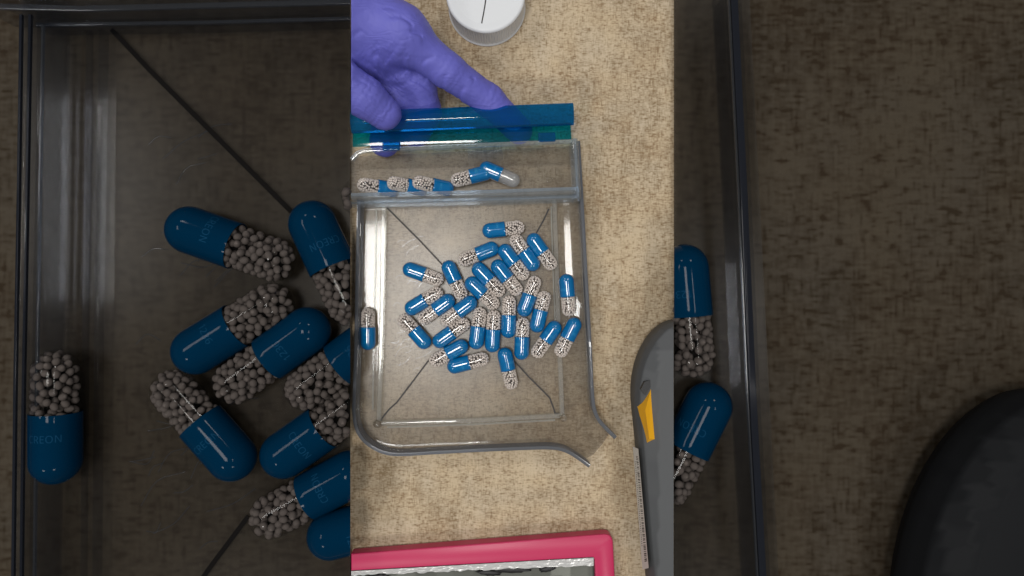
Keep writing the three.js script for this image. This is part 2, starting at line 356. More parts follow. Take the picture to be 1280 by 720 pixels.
// ---------------------------------------------------------------- clear counting tray
const TRAY = [0, 0, 0];
let bigScratches;
const tray = thing('counting_tray', 'clear plastic pill counting tray with blue hinged lid, capsules spread on its floor', 'tray');
const FL = 0.003;               // top of the tray floor
const WT = 0.0125;               // top of the outer wall
const outline = smooth([[448.5, 250], [446.5, 330], [444.6, 440], [442.5, 500], [442.2, 515], [445.5, 536], [453, 549], [465, 559], [479, 565.6], [494, 568.2], [543, 566], [600, 563], [660, 560.5], [684, 560], [700, 561.5], [712, 566], [724, 573.5], [737, 583]], 90);
const rightSide = smooth([[723, 176], [728, 260], [733.5, 360], [738.5, 450], [740.5, 490], [743, 511], [748, 524], [757, 535], [769.5, 547.5]], 60);
{
  const floorEdge = [...outline.slice(0, -1).map(([x, y]) => [x, y]), [745, 576], [757, 562], ...rightSide.slice().reverse().slice(1), [432, 190], [432, 245]];
  part('floor', plate(floorEdge.map(([x, y]) => [640 + (x - 640) * 0.966, 360 + (y - 360) * 0.966]), FL, 0.0022), mat.sheet, tray);
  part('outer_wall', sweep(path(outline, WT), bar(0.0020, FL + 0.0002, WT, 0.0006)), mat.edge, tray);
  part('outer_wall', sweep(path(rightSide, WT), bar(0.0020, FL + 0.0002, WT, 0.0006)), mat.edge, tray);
  // low ridges round the counting floor
  const ridge = (pts, w = 0.0026, h = 0.0024) => part('ridge', sweep(path(pts, FL + h), bar(w, FL + 0.0002, FL + h, 0.0009)), mat.ridge, tray);
  ridge([[480, 258], [477, 400], [473, 527]]);
  ridge([[476, 529.5], [590, 526], [701, 520]]);
  ridge([[693, 250], [698, 400], [703, 521]]);
  ridge([[689, 258], [691, 330], [694.5, 420]], 0.0012, 0.0016);
  ridge([[470.5, 262], [468, 400], [466, 512]], 0.0008, 0.001);
  ridge([[484, 534], [590, 530.5], [694, 525]], 0.0007, 0.0008);
  for (const [x, y] of [[703, 521.5], [472.5, 529]]) {
    const c = P(x, y, FL), pst = new THREE.SphereGeometry(0.0023, 24, 14, 0, Math.PI * 2, 0, Math.PI / 2).translate(c.x, FL + 0.0015, c.z);
    part('corner_stud', pst, mat.glass, tray);
  }
  // channels: tilt shaped to catch a ceiling panel, easing off where its glare ends
  const chan = (a, b, y0, y1, pw, va, vb) => {
    const pts = [], n = 12;
    for (let i = 0; i <= n; i++) { const t = i / n; pts.push([t, y1 + (y0 - y1) * (1 - t) ** pw]); }
    const pos = [], idx = [];
    for (let i = 0; i <= n; i++) for (let j = 0; j <= 24; j++) {
      const v = j / 24, ax = a[0][0] + (a[1][0] - a[0][0]) * v, ay = a[0][1] + (a[1][1] - a[0][1]) * v, bx = b[0][0] + (b[1][0] - b[0][0]) * v, by = b[0][1] + (b[1][1] - b[0][1]) * v, lift = 1 - sstep(va, vb, v);
      const p = P(ax + (bx - ax) * pts[i][0], ay + (by - ay) * pts[i][0], y1 + (pts[i][1] - y1) * lift); pos.push(p.x, p.y, p.z);
    }
    for (let i = 0; i < n; i++) for (let j = 0; j < 24; j++) { const q = i * 25 + j; idx.push(q, q + 1, q + 25, q + 1, q + 26, q + 25); }
    const g = new THREE.BufferGeometry(); g.setAttribute('position', new THREE.Float32BufferAttribute(pos, 3)); g.setIndex(idx); g.computeVertexNormals(); return uvFlat(g);
  };
  tray.userData.chan = undefined; delete tray.userData.chan;
  part('channel', chan([[452, 262], [449, 500]], [[483, 260], [475, 520]], FL + 0.0009, FL + 0.0003, 1, 0.42, 0.7), mat.channel, tray);
  part('channel', chan([[725, 250], [737, 500]], [[699, 250], [704, 515]], FL + 0.0022, FL + 0.0003, 2, 0.4, 0.75), mat.channel, tray);
  // trough: sloping back wall, two rails in front, end wall
  const q = (list) => {
    const pos = list.flatMap(([x, y, h]) => P(x, y, h).toArray()); const g = new THREE.BufferGeometry();
    g.setAttribute('position', new THREE.Float32BufferAttribute(pos, 3)); g.setIndex([0, 1, 2, 0, 2, 3]); g.computeVertexNormals(); return uvFlat(g);
  };
  part('trough_back', q([[438.5, 193, 0.021], [716, 176, 0.021], [717, 205, 0.0034], [438.5, 212, 0.0034]]), mat.clear, tray);
  part('trough_rim', sweep(path([[438.6, 199], [446, 191], [455, 187.5], [500, 185.5], [716, 175.5]], 0.0235), bar(0.0020, 0.0208, 0.0235, 0.0007)), mat.rail, tray);
  part('trough_front', sweep(path([[438.6, 245], [560, 242.5], [640, 240], [724, 237]], 0.021), bar(0.0034, FL + 0.0002, 0.021, 0.0012)), mat.rail, tray);
  part('trough_front', sweep(path([[438.6, 254], [560, 251.5], [640, 249], [724, 246]], 0.014), bar(0.0032, FL + 0.0002, 0.014, 0.0012)), mat.rail, tray);
  part('added_rim_strip', sweep(path([[438.6, 243.2], [560, 240.7], [640, 238.2], [722, 235.3]], 0.0222), bar(0.0017, 0.0212, 0.0222, 0.0003)), mat.rail, tray);  // pale strips added in place of highlights along the trough edges
  part('added_rim_strip', sweep(path([[438.6, 253.6], [560, 251.1], [640, 248.6], [722, 245.6]], 0.0152), bar(0.0009, 0.0142, 0.0152, 0.0003)), mat.rail, tray);
  part('added_rim_strip', sweep(path([[718.5, 173], [722.5, 246]], 0.0231), bar(0.0012, 0.0222, 0.0231, 0.0003)), mat.rail, tray);
  part('added_rim_strip', sweep(path(rightSide.slice(4, 50).map(([x, y]) => [x - 5.5, y]), WT + 0.0003), bar(0.0009, WT - 0.0009, WT + 0.0003, 0.0003)), mat.clear, tray);  // clear strips added to draw highlight lines along the walls
  part('added_rim_strip', sweep(path(outline.slice(2, 34).map(([x, y]) => [x + 3.2, y]), WT + 0.0003), bar(0.0007, WT - 0.0009, WT + 0.0003, 0.0003)), mat.clear, tray);
  part('highlight_fillet', sweep(path(smooth([[453, 300], [451, 440], [450.5, 505], [454, 524], [462, 541], [473, 551.5], [487, 556.5], [540, 555.5], [690, 550]], 70), FL + 0.0012), bar(0.0011, FL + 0.0002, FL + 0.0012, 0.0004)), mat.clear, tray);  // clear strip added to carry the highlight line inside the wall
  part('trough_end', sweep(path([[719, 173], [723, 248]], 0.022), bar(0.0028, FL + 0.0002, 0.022, 0.0008)), mat.rail, tray);
  const c = P(687, 225, FL);
  part('moulding_mark', new THREE.TorusGeometry(0.0014, 0.00022, 10, 32).rotateX(Math.PI / 2).translate(c.x, FL + 0.0002, c.z), mat.clear, tray);
  const scr = (k, n, seed, yTop) => {
    const r = rng(seed), list = [];
    for (let i = 0; i < n; i++) {
      const x = 487 + r() * 38, y = 300 + r() * 175, a = -0.5 + 0.7 * (r() - 0.5), l = 6 + r() * 16, b = (r() - 0.5) * 8;
      list.push(sweep(path(smooth([[x, y], [x + Math.cos(a) * l * 0.5 - Math.sin(a) * b, y + Math.sin(a) * l * 0.5 + Math.cos(a) * b], [x + Math.cos(a) * l, y + Math.sin(a) * l]], 8), yTop, k), bar(0.00011 * k, yTop + 0.00003, yTop + 0.00008, 0.00001)));
    }
    return mergeGeometries(list);
  };
  part('scratches', scr(1, 34, 5, FL), mat.lip, tray).userData.kind = 'stuff';
  bigScratches = () => scr(K, 34, 5, YF);
  // pen lines on the floor
  for (const l of [[[483, 259], [497, 273], [525, 301], [553, 331]], [[686, 261], [680, 274], [670, 292]], [[475, 526.5], [481, 518], [487, 511], [496, 503], [508, 487], [521, 470], [536, 450]], [[612, 424], [640, 448], [660, 470], [687, 497], [691, 508], [694, 517], [698.5, 516.5]]])
    part('marker_line', sweep(path(l, FL), bar(0.00075, FL + 0.00005, FL + 0.00016, 0.00002)), mat.ink, tray);
}
// blue lid, folded open over the back of the trough
{
  const lid = (name, a, b, prof, m) => part(name, sweep(path([a, b], 0.0265), prof), m, lidRoot);
  var lidRoot = new THREE.Group(); lidRoot.name = 'lid'; tray.add(lidRoot);
  const arc = [], n = 14, R = 0.0056;
  for (let i = 0; i <= n; i++) { const a = Math.PI * (0.06 + 0.88 * i / n); arc.push([Math.cos(a) * R, 0.0242 + Math.sin(a) * R * 0.75]); }
  for (let i = n; i >= 0; i--) { const a = Math.PI * (0.06 + 0.88 * i / n); arc.push([Math.cos(a) * (R - 0.0011), 0.0242 + Math.sin(a) * (R - 0.0011) * 0.75]); }
  lid('lid_rail', [438.6, 152], [717, 141.5], arc, mat.blueRail);
  lid('lid_flange', [438.6, 171], [714.5, 161.5], bar(0.0082, 0.0215, 0.0229, 0.0003).map(([u, v]) => [u, v + u * 0.16]), mat.blueSheet);
  lid('lid_bead', [438.6, 163], [717, 153.2], bar(0.0009, 0.0231, 0.0246, 0.0004), mat.blueSheet);
  for (const [x, y] of [[683.5, 171.5], [489, 183]]) {
    const c = P(x, y, 0.0245); part('hinge_tab', new RoundedBoxGeometry(0.0084, 0.0022, 0.0044, 3, 0.0006).rotateY(0.035).translate(c.x, 0.0245, c.z), mat.blueRail, lidRoot);
  }
}

// ---------------------------------------------------------------- gloved hand (one skin, meshed from a smooth field)
{
  const J = (px, py, y, r) => ({ p: P(px, py, y / 1000).multiplyScalar(1000), r });
  const wrist = J(330, -40, 46, 30), palm = J(398, 2, 42, 25);
  const k1 = J(499, 41, 44, 10.6), k2 = J(466, 60, 34, 10), k3 = J(440, 80, 20, 9.5), heel = J(372, 62, 28, 16);
  const i1 = J(559, 88, 35, 8.1), i2 = J(610, 125, 22, 7.6), i3 = J(649, 163, 14, 6.9);
  const m1 = J(522, 104, 21, 8.8), m2 = J(530, 140, 13, 8.4), m3 = J(520, 165, 10, 7.6);
  const r1 = J(488, 125, 18, 8.8), r2 = J(487, 160, 11, 8.4), r3 = J(481, 177, 9.0, 7.8);
  const t0 = J(372, 72, 48, 12), t1 = J(420, 98, 49, 10.4), t2 = J(455, 121, 43, 9.2), t3 = J(481, 142, 36.5, 7.8);
  const bones = [[wrist, palm], [palm, heel], [palm, k1], [palm, k2], [heel, k3], [k1, k2], [k1, i1], [i1, i2], [i2, i3], [k2, m1], [m1, m2], [m2, m3], [k3, r1], [r1, r2], [r2, r3], [heel, t0], [t0, t1], [t1, t2], [t2, t3]];
  const fing = [0, 0, 0, 0, 0, 0, 1, 1, 1, 2, 2, 2, 3, 3, 3, 4, 4, 4, 4];
  const folds = [[360, 170, 450, 228, 0.75], [425, 262, 505, 275, 0.7], [300, 186, 365, 176, 0.35], [180, 352, 222, 328, 0.35], [150, 402, 220, 366, 0.4], [60, 300, 130, 262, 0.3], [330, 446, 520, 525, 0.4], [520, 525, 695, 608, 0.5], [478, 424, 580, 378, 0.4], [600, 560, 662, 470, 0.4], [700, 610, 770, 535, 0.5], [775, 655, 860, 700, 0.4], [800, 470, 832, 492, 0.5], [20, 425, 90, 470, 0.45], [60, 560, 150, 600, 0.3], [110, 640, 200, 690, 0.3], [250, 120, 330, 128, 0.3]]
    .map(([a, b, c, d, k]) => { const y = 0.046, p = P(436 + a / 5.333, b / 5.333, y), q = P(436 + c / 5.333, d / 5.333, y); return [p.x * 1e3, p.z * 1e3, q.x * 1e3, q.z * 1e3, k]; });
  const cut = rightOf(438.8), wr = noise2(77, 40, 40);
  const cone = (x, y, z, a, b) => {
    const dx = b.p.x - a.p.x, dy = b.p.y - a.p.y, dz = b.p.z - a.p.z, l2 = dx * dx + dy * dy + dz * dz;
    const t = Math.min(1, Math.max(0, ((x - a.p.x) * dx + (y - a.p.y) * dy + (z - a.p.z) * dz) / l2));
    return [Math.hypot(x - a.p.x - dx * t, y - a.p.y - dy * t, z - a.p.z - dz * t) - (a.r + (b.r - a.r) * t), t];
  };
  const smin = (a, b, k) => { const h = Math.max(k - Math.abs(a - b), 0) / k; return Math.min(a, b) - h * h * k * 0.25; };
  const field = (x, y, z) => {
    const ds = [1e3, 1e3, 1e3, 1e3, 1e3];
    for (let i = 0; i < bones.length; i++) {
      let [d, t] = cone(x, y, z, ...bones[i]);
      // glove creases across the finger near its joints, and fine folds over the knuckle
      if (i >= 6) { const L = bones[i][0].p.distanceTo(bones[i][1].p), s = t * L; const near = Math.exp(-(Math.min(s, L - s) ** 2) / 30); d += near * 0.1 * Math.sin(s * 2.1 + 4 * wr(x * 0.013 + 0.3, z * 0.013)); }
      const f = fing[i]; ds[f] = ds[f] > 900 ? d : smin(ds[f], d, f ? 3 : 11);
    }
    let d = ds[0]; d = smin(d, ds[1], 6); for (let i = 2; i < 5; i++) d = smin(d, ds[i], i === 4 ? 3 : 5);
    const q = wr(x * 0.011 + z * 0.004, z * 0.011 - x * 0.004), q2 = wr(x * 0.031 - z * 0.02 + 0.2, z * 0.012 + x * 0.02);
    d += 0.16 * (q - 0.5) + 0.06 * (q2 - 0.5);
    // long stretched folds running from the knuckle over the back of the hand
    const e = Math.hypot(x - k1.p.x + 6, z - k1.p.z - 4), ang = Math.atan2(z - k1.p.z - 4, x - k1.p.x + 6);
    if (ang > 0.3 && ang < 2.6) d += 0.3 * Math.exp(-((e - 13) ** 2) / 60) * Math.sin(e * 1.5 + 3 * wr(x * 0.02, z * 0.02)) * Math.sin((ang - 0.3) / 2.3 * Math.PI);
    if (y > 20 && d < 3 && d > -3) for (const [ax, az, bx, bz, k] of folds) {
      const ux = bx - ax, uz = bz - az, l2 = ux * ux + uz * uz, t = ((x - ax) * ux + (z - az) * uz) / l2; if (t < -0.1 || t > 1.1) continue;
      const s = ((x - ax) * -uz + (z - az) * ux) / Math.sqrt(l2) + 0.5 * Math.sin(t * 3); if (Math.abs(s) > 5) continue;
      d += k * 0.95 * (Math.exp(-(s * s) / 0.8) - 0.55 * Math.exp(-((s - 1.9) ** 2) / 2)) * Math.max(0, 1 - (2 * t - 1) ** 4);
    }
    const c = (cut[0] * x + cut[1] * y + cut[3] * 1000 + cut[2] * z) / Math.hypot(cut[0], cut[1]);
    return Math.max(d, c);
  };
  part('hand_skin', nets(field, [-92, 2, -166], [10, 66, -62], 0.62), null, scene);
  const hand = scene.children.at(-1);
  hand.name = 'hand';
  hand.geometry.scale(0.001, 0.001, 0.001);
  uvFlat(hand.geometry);
  mat.glove = M({ color: lin(0.142, 0.142, 0.54), roughness: 0.5, specularIntensity: 0.55, bumpMap: gloveBump(), bumpScale: 0.0002 });
  hand.material = mat.glove;
  hand.userData = { label: 'hand in a violet nitrile glove holding the blue lid, index finger reaching under it', category: 'hand' };
}
function gloveBump() {
  const N = 512, d = new Uint8Array(N * N * 4), a = noise2(31, 22, 60), b = noise2(32, 120, 120), c = noise2(33, 9, 12);
  for (let j = 0; j < N; j++) for (let i = 0; i < N; i++) {
    const x = i / N, y = j / N, w = c(x, y) * 0.12;
    const v = 0.75 * Math.abs(a(x + y + w, y - x * 0.0 + w) - 0.5) * 2 + 0.1 * b(x, y);
    d.set([v * 255, v * 255, v * 255, 255], (j * N + i) * 4);
  }
  const t = new THREE.DataTexture(d, N, N); t.wrapS = t.wrapT = THREE.RepeatWrapping; t.magFilter = THREE.LinearFilter; t.repeat.set(11, 11); t.needsUpdate = true; return t;
}
// surface nets over a box
function nets(f, lo, hi, h) {
  const n = [0, 1, 2].map(i => Math.ceil((hi[i] - lo[i]) / h) + 1), [nx, ny, nz] = n;
  const v = new Float32Array(nx * ny * nz), at = (i, j, k) => (k * ny + j) * nx + i;
  for (let k = 0; k < nz; k++) for (let j = 0; j < ny; j++) for (let i = 0; i < nx; i++) v[at(i, j, k)] = f(lo[0] + i * h, lo[1] + j * h, lo[2] + k * h);
  const id = new Int32Array(nx * ny * nz).fill(-1), pos = [], nor = [], idx = [];
  const C = [[0, 0, 0], [1, 0, 0], [0, 1, 0], [1, 1, 0], [0, 0, 1], [1, 0, 1], [0, 1, 1], [1, 1, 1]];
  const E = [[0, 1], [2, 3], [4, 5], [6, 7], [0, 2], [1, 3], [4, 6], [5, 7], [0, 4], [1, 5], [2, 6], [3, 7]];
  for (let k = 0; k < nz - 1; k++) for (let j = 0; j < ny - 1; j++) for (let i = 0; i < nx - 1; i++) {
    const c = C.map(([a, b, d]) => v[at(i + a, j + b, k + d)]); let m = 0; c.forEach((x, q) => { if (x < 0) m |= 1 << q; });
    if (!m || m === 255) continue;
    let s = [0, 0, 0], cnt = 0;
    for (const [a, b] of E) if ((c[a] < 0) !== (c[b] < 0)) { const t = c[a] / (c[a] - c[b]); for (let q = 0; q < 3; q++) s[q] += C[a][q] + (C[b][q] - C[a][q]) * t; cnt++; }
    id[at(i, j, k)] = pos.length / 3;
    const p = [lo[0] + (i + s[0] / cnt) * h, lo[1] + (j + s[1] / cnt) * h, lo[2] + (k + s[2] / cnt) * h]; pos.push(...p);
    const e = h * 0.4; nor.push(...new THREE.Vector3(f(p[0] + e, p[1], p[2]) - f(p[0] - e, p[1], p[2]), f(p[0], p[1] + e, p[2]) - f(p[0], p[1] - e, p[2]), f(p[0], p[1], p[2] + e) - f(p[0], p[1], p[2] - e)).normalize().toArray());
  }
  const quad = (a, b, c, d, flip) => { if (a < 0 || b < 0 || c < 0 || d < 0) return; flip ? idx.push(a, c, b, a, d, c) : idx.push(a, b, c, a, c, d); };
  for (let k = 1; k < nz - 1; k++) for (let j = 1; j < ny - 1; j++) for (let i = 1; i < nx - 1; i++) {
    const a = v[at(i, j, k)] < 0;
    if (a !== v[at(i + 1, j, k)] < 0) quad(id[at(i, j - 1, k - 1)], id[at(i, j, k - 1)], id[at(i, j, k)], id[at(i, j - 1, k)], !a);
    if (a !== v[at(i, j + 1, k)] < 0) quad(id[at(i - 1, j, k - 1)], id[at(i - 1, j, k)], id[at(i, j, k)], id[at(i, j, k - 1)], !a);
    if (a !== v[at(i, j, k + 1)] < 0) quad(id[at(i - 1, j - 1, k)], id[at(i, j - 1, k)], id[at(i, j, k)], id[at(i - 1, j, k)], !a);
  }
  const g = new THREE.BufferGeometry(); g.setAttribute('position', new THREE.Float32BufferAttribute(pos, 3)); g.setAttribute('normal', new THREE.Float32BufferAttribute(nor, 3)); g.setIndex(idx); return g;
}

// ---------------------------------------------------------------- white bottle cap
{
  const h = 0.0195, c = P(607, -9.5, h), R = 50 * S * (H - h) / H;
  const o = thing('bottle_cap', 'white ribbed bottle cap with a pen line on its flat top', 'bottle cap', [c.x, 0, c.z]);
  const top = []; const rr = 0.0016;
  top.push(new THREE.Vector2(R - 0.0008, h - rr - 0.0008), new THREE.Vector2(R, h - rr));
  for (let i = 1; i <= 8; i++) { const a = i / 8 * Math.PI / 2; top.push(new THREE.Vector2(R - rr + rr * Math.cos(a), h - rr + rr * Math.sin(a))); }
  top.push(new THREE.Vector2(R - 0.0042, h), new THREE.Vector2(R - 0.0046, h - 0.00025), new THREE.Vector2(0.00001, h - 0.0003));
  part('top_plate', new THREE.LatheGeometry(top, 96), mat.white, o);
  const nR = 88, pos = [], idx = [], rows = [[0.0018, 0], [0.0026, 1], [h - rr - 0.0026, 1], [h - rr, 0.15]];
  for (const [y, a] of rows) for (let i = 0; i < nR * 4; i++) { const q = i % 4, t = i / (nR * 4) * Math.PI * 2, r = R - 0.0002 + (q === 1 || q === 2 ? 0.0 : -0.00042) * a; pos.push(Math.sin(t) * r, y, Math.cos(t) * r); }
  const m = nR * 4; for (let j = 0; j < rows.length - 1; j++) for (let i = 0; i < m; i++) { const a = j * m + i, b = j * m + (i + 1) % m; idx.push(a, b, a + m, b, b + m, a + m); }
  const g = new THREE.BufferGeometry(); g.setAttribute('position', new THREE.Float32BufferAttribute(pos, 3)); g.setIndex(idx);
  part('ribbed_skirt', uvFlat(toCreasedNormals(g, 0.5)), mat.white, o);
  part('base_ring', new THREE.LatheGeometry([[R - 0.002, 0], [R + 0.0001, 0], [R + 0.0003, 0.0006], [R + 0.0001, 0.0016], [R - 0.0006, 0.0019]].map(p => new THREE.Vector2(...p)), 96), mat.white, o);
  const l = smooth([[609, -30], [607, 0], [604.5, 16], [602.3, 28], [601.8, 37]], 30).map(([x, y]) => { const p = P(x, y, h); return [p.x - c.x, p.z - c.z]; });
  part('pen_line', sweep(l, bar(0.0006, h - 0.00028, h - 0.00012, 0.00002)), mat.ink, o);
}

// ---------------------------------------------------------------- pink rimmed case at the bottom edge
{
  const o = thing('pink_case', 'pink plastic rim of a case at the bottom edge with crumpled silver film inside', 'case');
  const y = 0.0085;
  const round = (a, b, c, r, n = 8) => { const A = new THREE.Vector2(...a), B = new THREE.Vector2(...b), C = new THREE.Vector2(...c); const u = A.clone().sub(B).normalize().multiplyScalar(r).add(B), w = C.clone().sub(B).normalize().multiplyScalar(r).add(B), out = []; for (let i = 0; i <= n; i++) { const t = i / n; out.push([(1 - t) ** 2 * u.x + 2 * t * (1 - t) * B.x + t * t * w.x, (1 - t) ** 2 * u.y + 2 * t * (1 - t) * B.y + t * t * w.y]); } return out; };
  const oc = [[330, 698], [766, 667], [778, 905], [340, 930]], ic = [[362, 718], [743, 697], [752, 880], [370, 900]];
  const ring = (c, r) => [...round(c[3], c[0], c[1], r), ...round(c[0], c[1], c[2], r), ...round(c[1], c[2], c[3], r), ...round(c[2], c[3], c[0], r)];
  part('rim', plate([[438.4, 692.5], ...round(oc[0], oc[1], oc[2], 12), ...round(oc[1], oc[2], oc[3], 12), [438.4, 925], [438.4, 893], ...round(ic[3], ic[2], ic[1], 3), ...round(ic[2], ic[1], ic[0], 3), [438.4, 714]], y, y - 0.0005, 1, 0.0011), mat.pink, o);
  part('back_panel', plate([[439, 709], [747, 693], [756, 884], [439, 897]], 0.0026, 0.0012), mat.black, o);
  // crumpled film
  const nz = noise2(55, 16, 12), nz2 = noise2(56, 40, 30), N = 110, Mm = 60, pos = [], idx = [];
  for (let j = 0; j <= Mm; j++) for (let i = 0; i <= N; i++) {
    const u = i / N, v = j / Mm, x0 = 439 + 303 * u, yTop = 714.5 - 17 * u, yy = yTop + 182 * v;
    const hgt = 0.0034 + 0.0016 * Math.abs(nz(u, v) - 0.5) * 2 + 0.0004 * Math.abs(nz2(u, v) - 0.5) * 2 + 0.0006 * Math.exp(-v * 16);
    const p = P(x0, yy, hgt); pos.push(p.x, p.y, p.z);
  }
  for (let j = 0; j < Mm; j++) for (let i = 0; i < N; i++) { const a = j * (N + 1) + i; idx.push(a, a + N + 1, a + 1, a + 1, a + N + 1, a + N + 2); }
  const g = new THREE.BufferGeometry(); g.setAttribute('position', new THREE.Float32BufferAttribute(pos, 3)); g.setIndex(idx);
  part('film', uvFlat(toCreasedNormals(g, 0.9)), mat.foil, o);
  {
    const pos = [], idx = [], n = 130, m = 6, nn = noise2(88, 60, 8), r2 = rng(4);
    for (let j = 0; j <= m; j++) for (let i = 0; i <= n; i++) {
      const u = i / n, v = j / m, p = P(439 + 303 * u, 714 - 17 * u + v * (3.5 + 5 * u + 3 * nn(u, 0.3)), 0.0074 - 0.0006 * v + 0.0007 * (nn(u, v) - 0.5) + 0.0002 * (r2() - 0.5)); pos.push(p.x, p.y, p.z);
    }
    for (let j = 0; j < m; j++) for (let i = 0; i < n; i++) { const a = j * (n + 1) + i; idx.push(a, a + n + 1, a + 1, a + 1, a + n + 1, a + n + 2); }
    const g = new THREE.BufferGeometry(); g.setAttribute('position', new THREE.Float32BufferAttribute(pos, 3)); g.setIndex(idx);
    part('film_glare', uvFlat(toCreasedNormals(g, 0.5)), M({ color: lin(0.62, 0.62, 0.61), metalness: 0.2, roughness: 0.3 }), o);  // lighter strip: light caught by the upturned film, put in as colour
  }
  const r = rng(9);
  for (const [x, yy, w, d] of [[640, 712, 46, 9], [685, 711, 22, 8], [612, 716, 30, 8], [470, 724, 30, 12]]) {
    const c = P(x, yy, 0.006), s = new THREE.IcosahedronGeometry(1, 3), p = s.attributes.position;
    for (let i = 0; i < p.count; i++) { const k = 1 + 0.25 * Math.sin(p.getX(i) * 7 + x) * Math.cos(p.getZ(i) * 9); p.setXYZ(i, p.getX(i) * k, p.getY(i), p.getZ(i) * k); }
    s.scale(w * S * 0.5, 0.0016, d * S * 0.5); s.rotateY(0.08 + 0.3 * (r() - 0.5)); s.translate(c.x, 0.0052, c.z); const ms = mergeVertices((s.deleteAttribute('uv'), s.deleteAttribute('normal'), s)); ms.computeVertexNormals(); part('dark_lump', uvFlat(ms), mat.black, o);
  }
}

// ---------------------------------------------------------------- grey hand-held device with an orange key
function device(label, k, y0, hgt, body, detail) {
  const o = thing('handheld_device', label, 'device');
  const foot = k === 1 ? [[846, 399], [836, 400.5], [826, 405.5], [815, 415], [805.5, 428], [798, 443], [792.5, 461], [789.5, 482], [790, 505], [793, 535], [796.5, 575], [799.5, 612], [803, 655], [806, 690], [811, 760], [900, 760], [900, 399]] : [[846, 399], [836, 400.5], [826, 405.5], [815, 415], [805.5, 428], [798, 443], [792.5, 461], [789.5, 482], [790, 505], [800, 560], [900, 560], [900, 399]];
  const sm = [...smooth(foot.slice(0, k === 1 ? 15 : 10), 60), ...foot.slice(k === 1 ? 15 : 10)];
  const toV = sm.map(([px, py]) => { const p = P(px, py, y0 + hgt * 0.35, k); return new THREE.Vector2(p.x, -p.z); });
  const bv = k === 1 ? 0.009 : 0.018;
  const g = new THREE.ExtrudeGeometry(new THREE.Shape(toV), { depth: hgt - 2 * bv, bevelEnabled: true, bevelSize: bv, bevelThickness: bv, bevelOffset: -bv, bevelSegments: 8 });
  g.rotateX(-Math.PI / 2); g.translate(0, y0 + bv + 0.0003, 0);
  let gg = toCreasedNormals(g, 0.9);
  if (k === 1) { gg = clip(gg, [leftOf(842)]); }
  part('body', uvFlat(gg), body, o);
  return o;
}
{
  const hgt = 0.034, o = device('grey hand-held device at the right edge with an orange key and a barcode strip', 1, 0, hgt, mat.grey);
  // key: a wedge with a ridge, standing in a slot
  const A = (x, y, h) => P(x, y, h);
  const v = [A(797.5, 509, 0.0285), A(813.5, 486.5, 0.0335), A(818.8, 549, 0.0335), A(807, 557, 0.0285), A(806.5, 513, 0.0365), A(811.5, 548, 0.0355)];
  const low = v.slice(0, 4).map(p => p.clone().setY(0.026));
  const pos = [], tri = (a, b, c) => pos.push(...a.toArray(), ...b.toArray(), ...c.toArray());
  tri(v[0], v[3], v[4]); tri(v[3], v[5], v[4]); tri(v[4], v[5], v[1]); tri(v[5], v[2], v[1]); tri(v[0], v[4], v[1]); tri(v[3], v[2], v[5]);
  for (let i = 0; i < 4; i++) { const j = (i + 1) % 4; tri(v[i], low[i], v[j]); tri(low[i], low[j], v[j]); }
  const g = new THREE.BufferGeometry(); g.setAttribute('position', new THREE.Float32BufferAttribute(pos, 3)); g.computeVertexNormals();
  part('key', uvFlat(g), mat.orange, o).userData.label = 'orange wedge-shaped key';
  part('slot', plate([[801, 487], [806, 477], [812.5, 475], [813, 484], [806, 494]], 0.0336, 0.003), mat.black, o);
  // barcode strip on the flank
  const cv = document.createElement('canvas'); cv.width = 64; cv.height = 1024; const c = cv.getContext('2d'); c.fillStyle = '#dcdcd8'; c.fillRect(0, 0, 64, 1024);
  const r = rng(21); c.fillStyle = '#22242a'; let y = 70; while (y < 960) { const w = 3 + Math.floor(r() * 4) * 3; c.fillRect(30, y, 24, w); y += w + 4 + Math.floor(r() * 4) * 3; }
  for (let i = 0; i < 40; i++) c.fillRect(12, 120 + i * 18, 7, 9);
  const t = new THREE.CanvasTexture(cv); t.colorSpace = THREE.SRGBColorSpace;
  const pts = []; const n = 24;
  for (let i = 0; i <= n; i++) { const s = i / n; pts.push([P(794.5 + 12 * s, 558 + 154 * s, 0.012), P(801.5 + 13 * s, 561 + 149 * s, 0.0305)]); }
  const pp = [], uv = [], ix = [];
  pts.forEach(([a, b], i) => { a.x -= 0.0014; b.x -= 0.0014; pp.push(...a.toArray(), ...b.toArray()); uv.push(0, 1 - i / n, 1, 1 - i / n); if (i < n) { const q = i * 2; ix.push(q, q + 2, q + 1, q + 1, q + 2, q + 3); } });
  const lg = new THREE.BufferGeometry(); lg.setAttribute('position', new THREE.Float32BufferAttribute(pp, 3)); lg.setAttribute('uv', new THREE.Float32BufferAttribute(uv, 2)); lg.setIndex(ix); lg.computeVertexNormals();
  part('barcode_strip', lg, M({ map: t, roughness: 0.5 }), o);
}

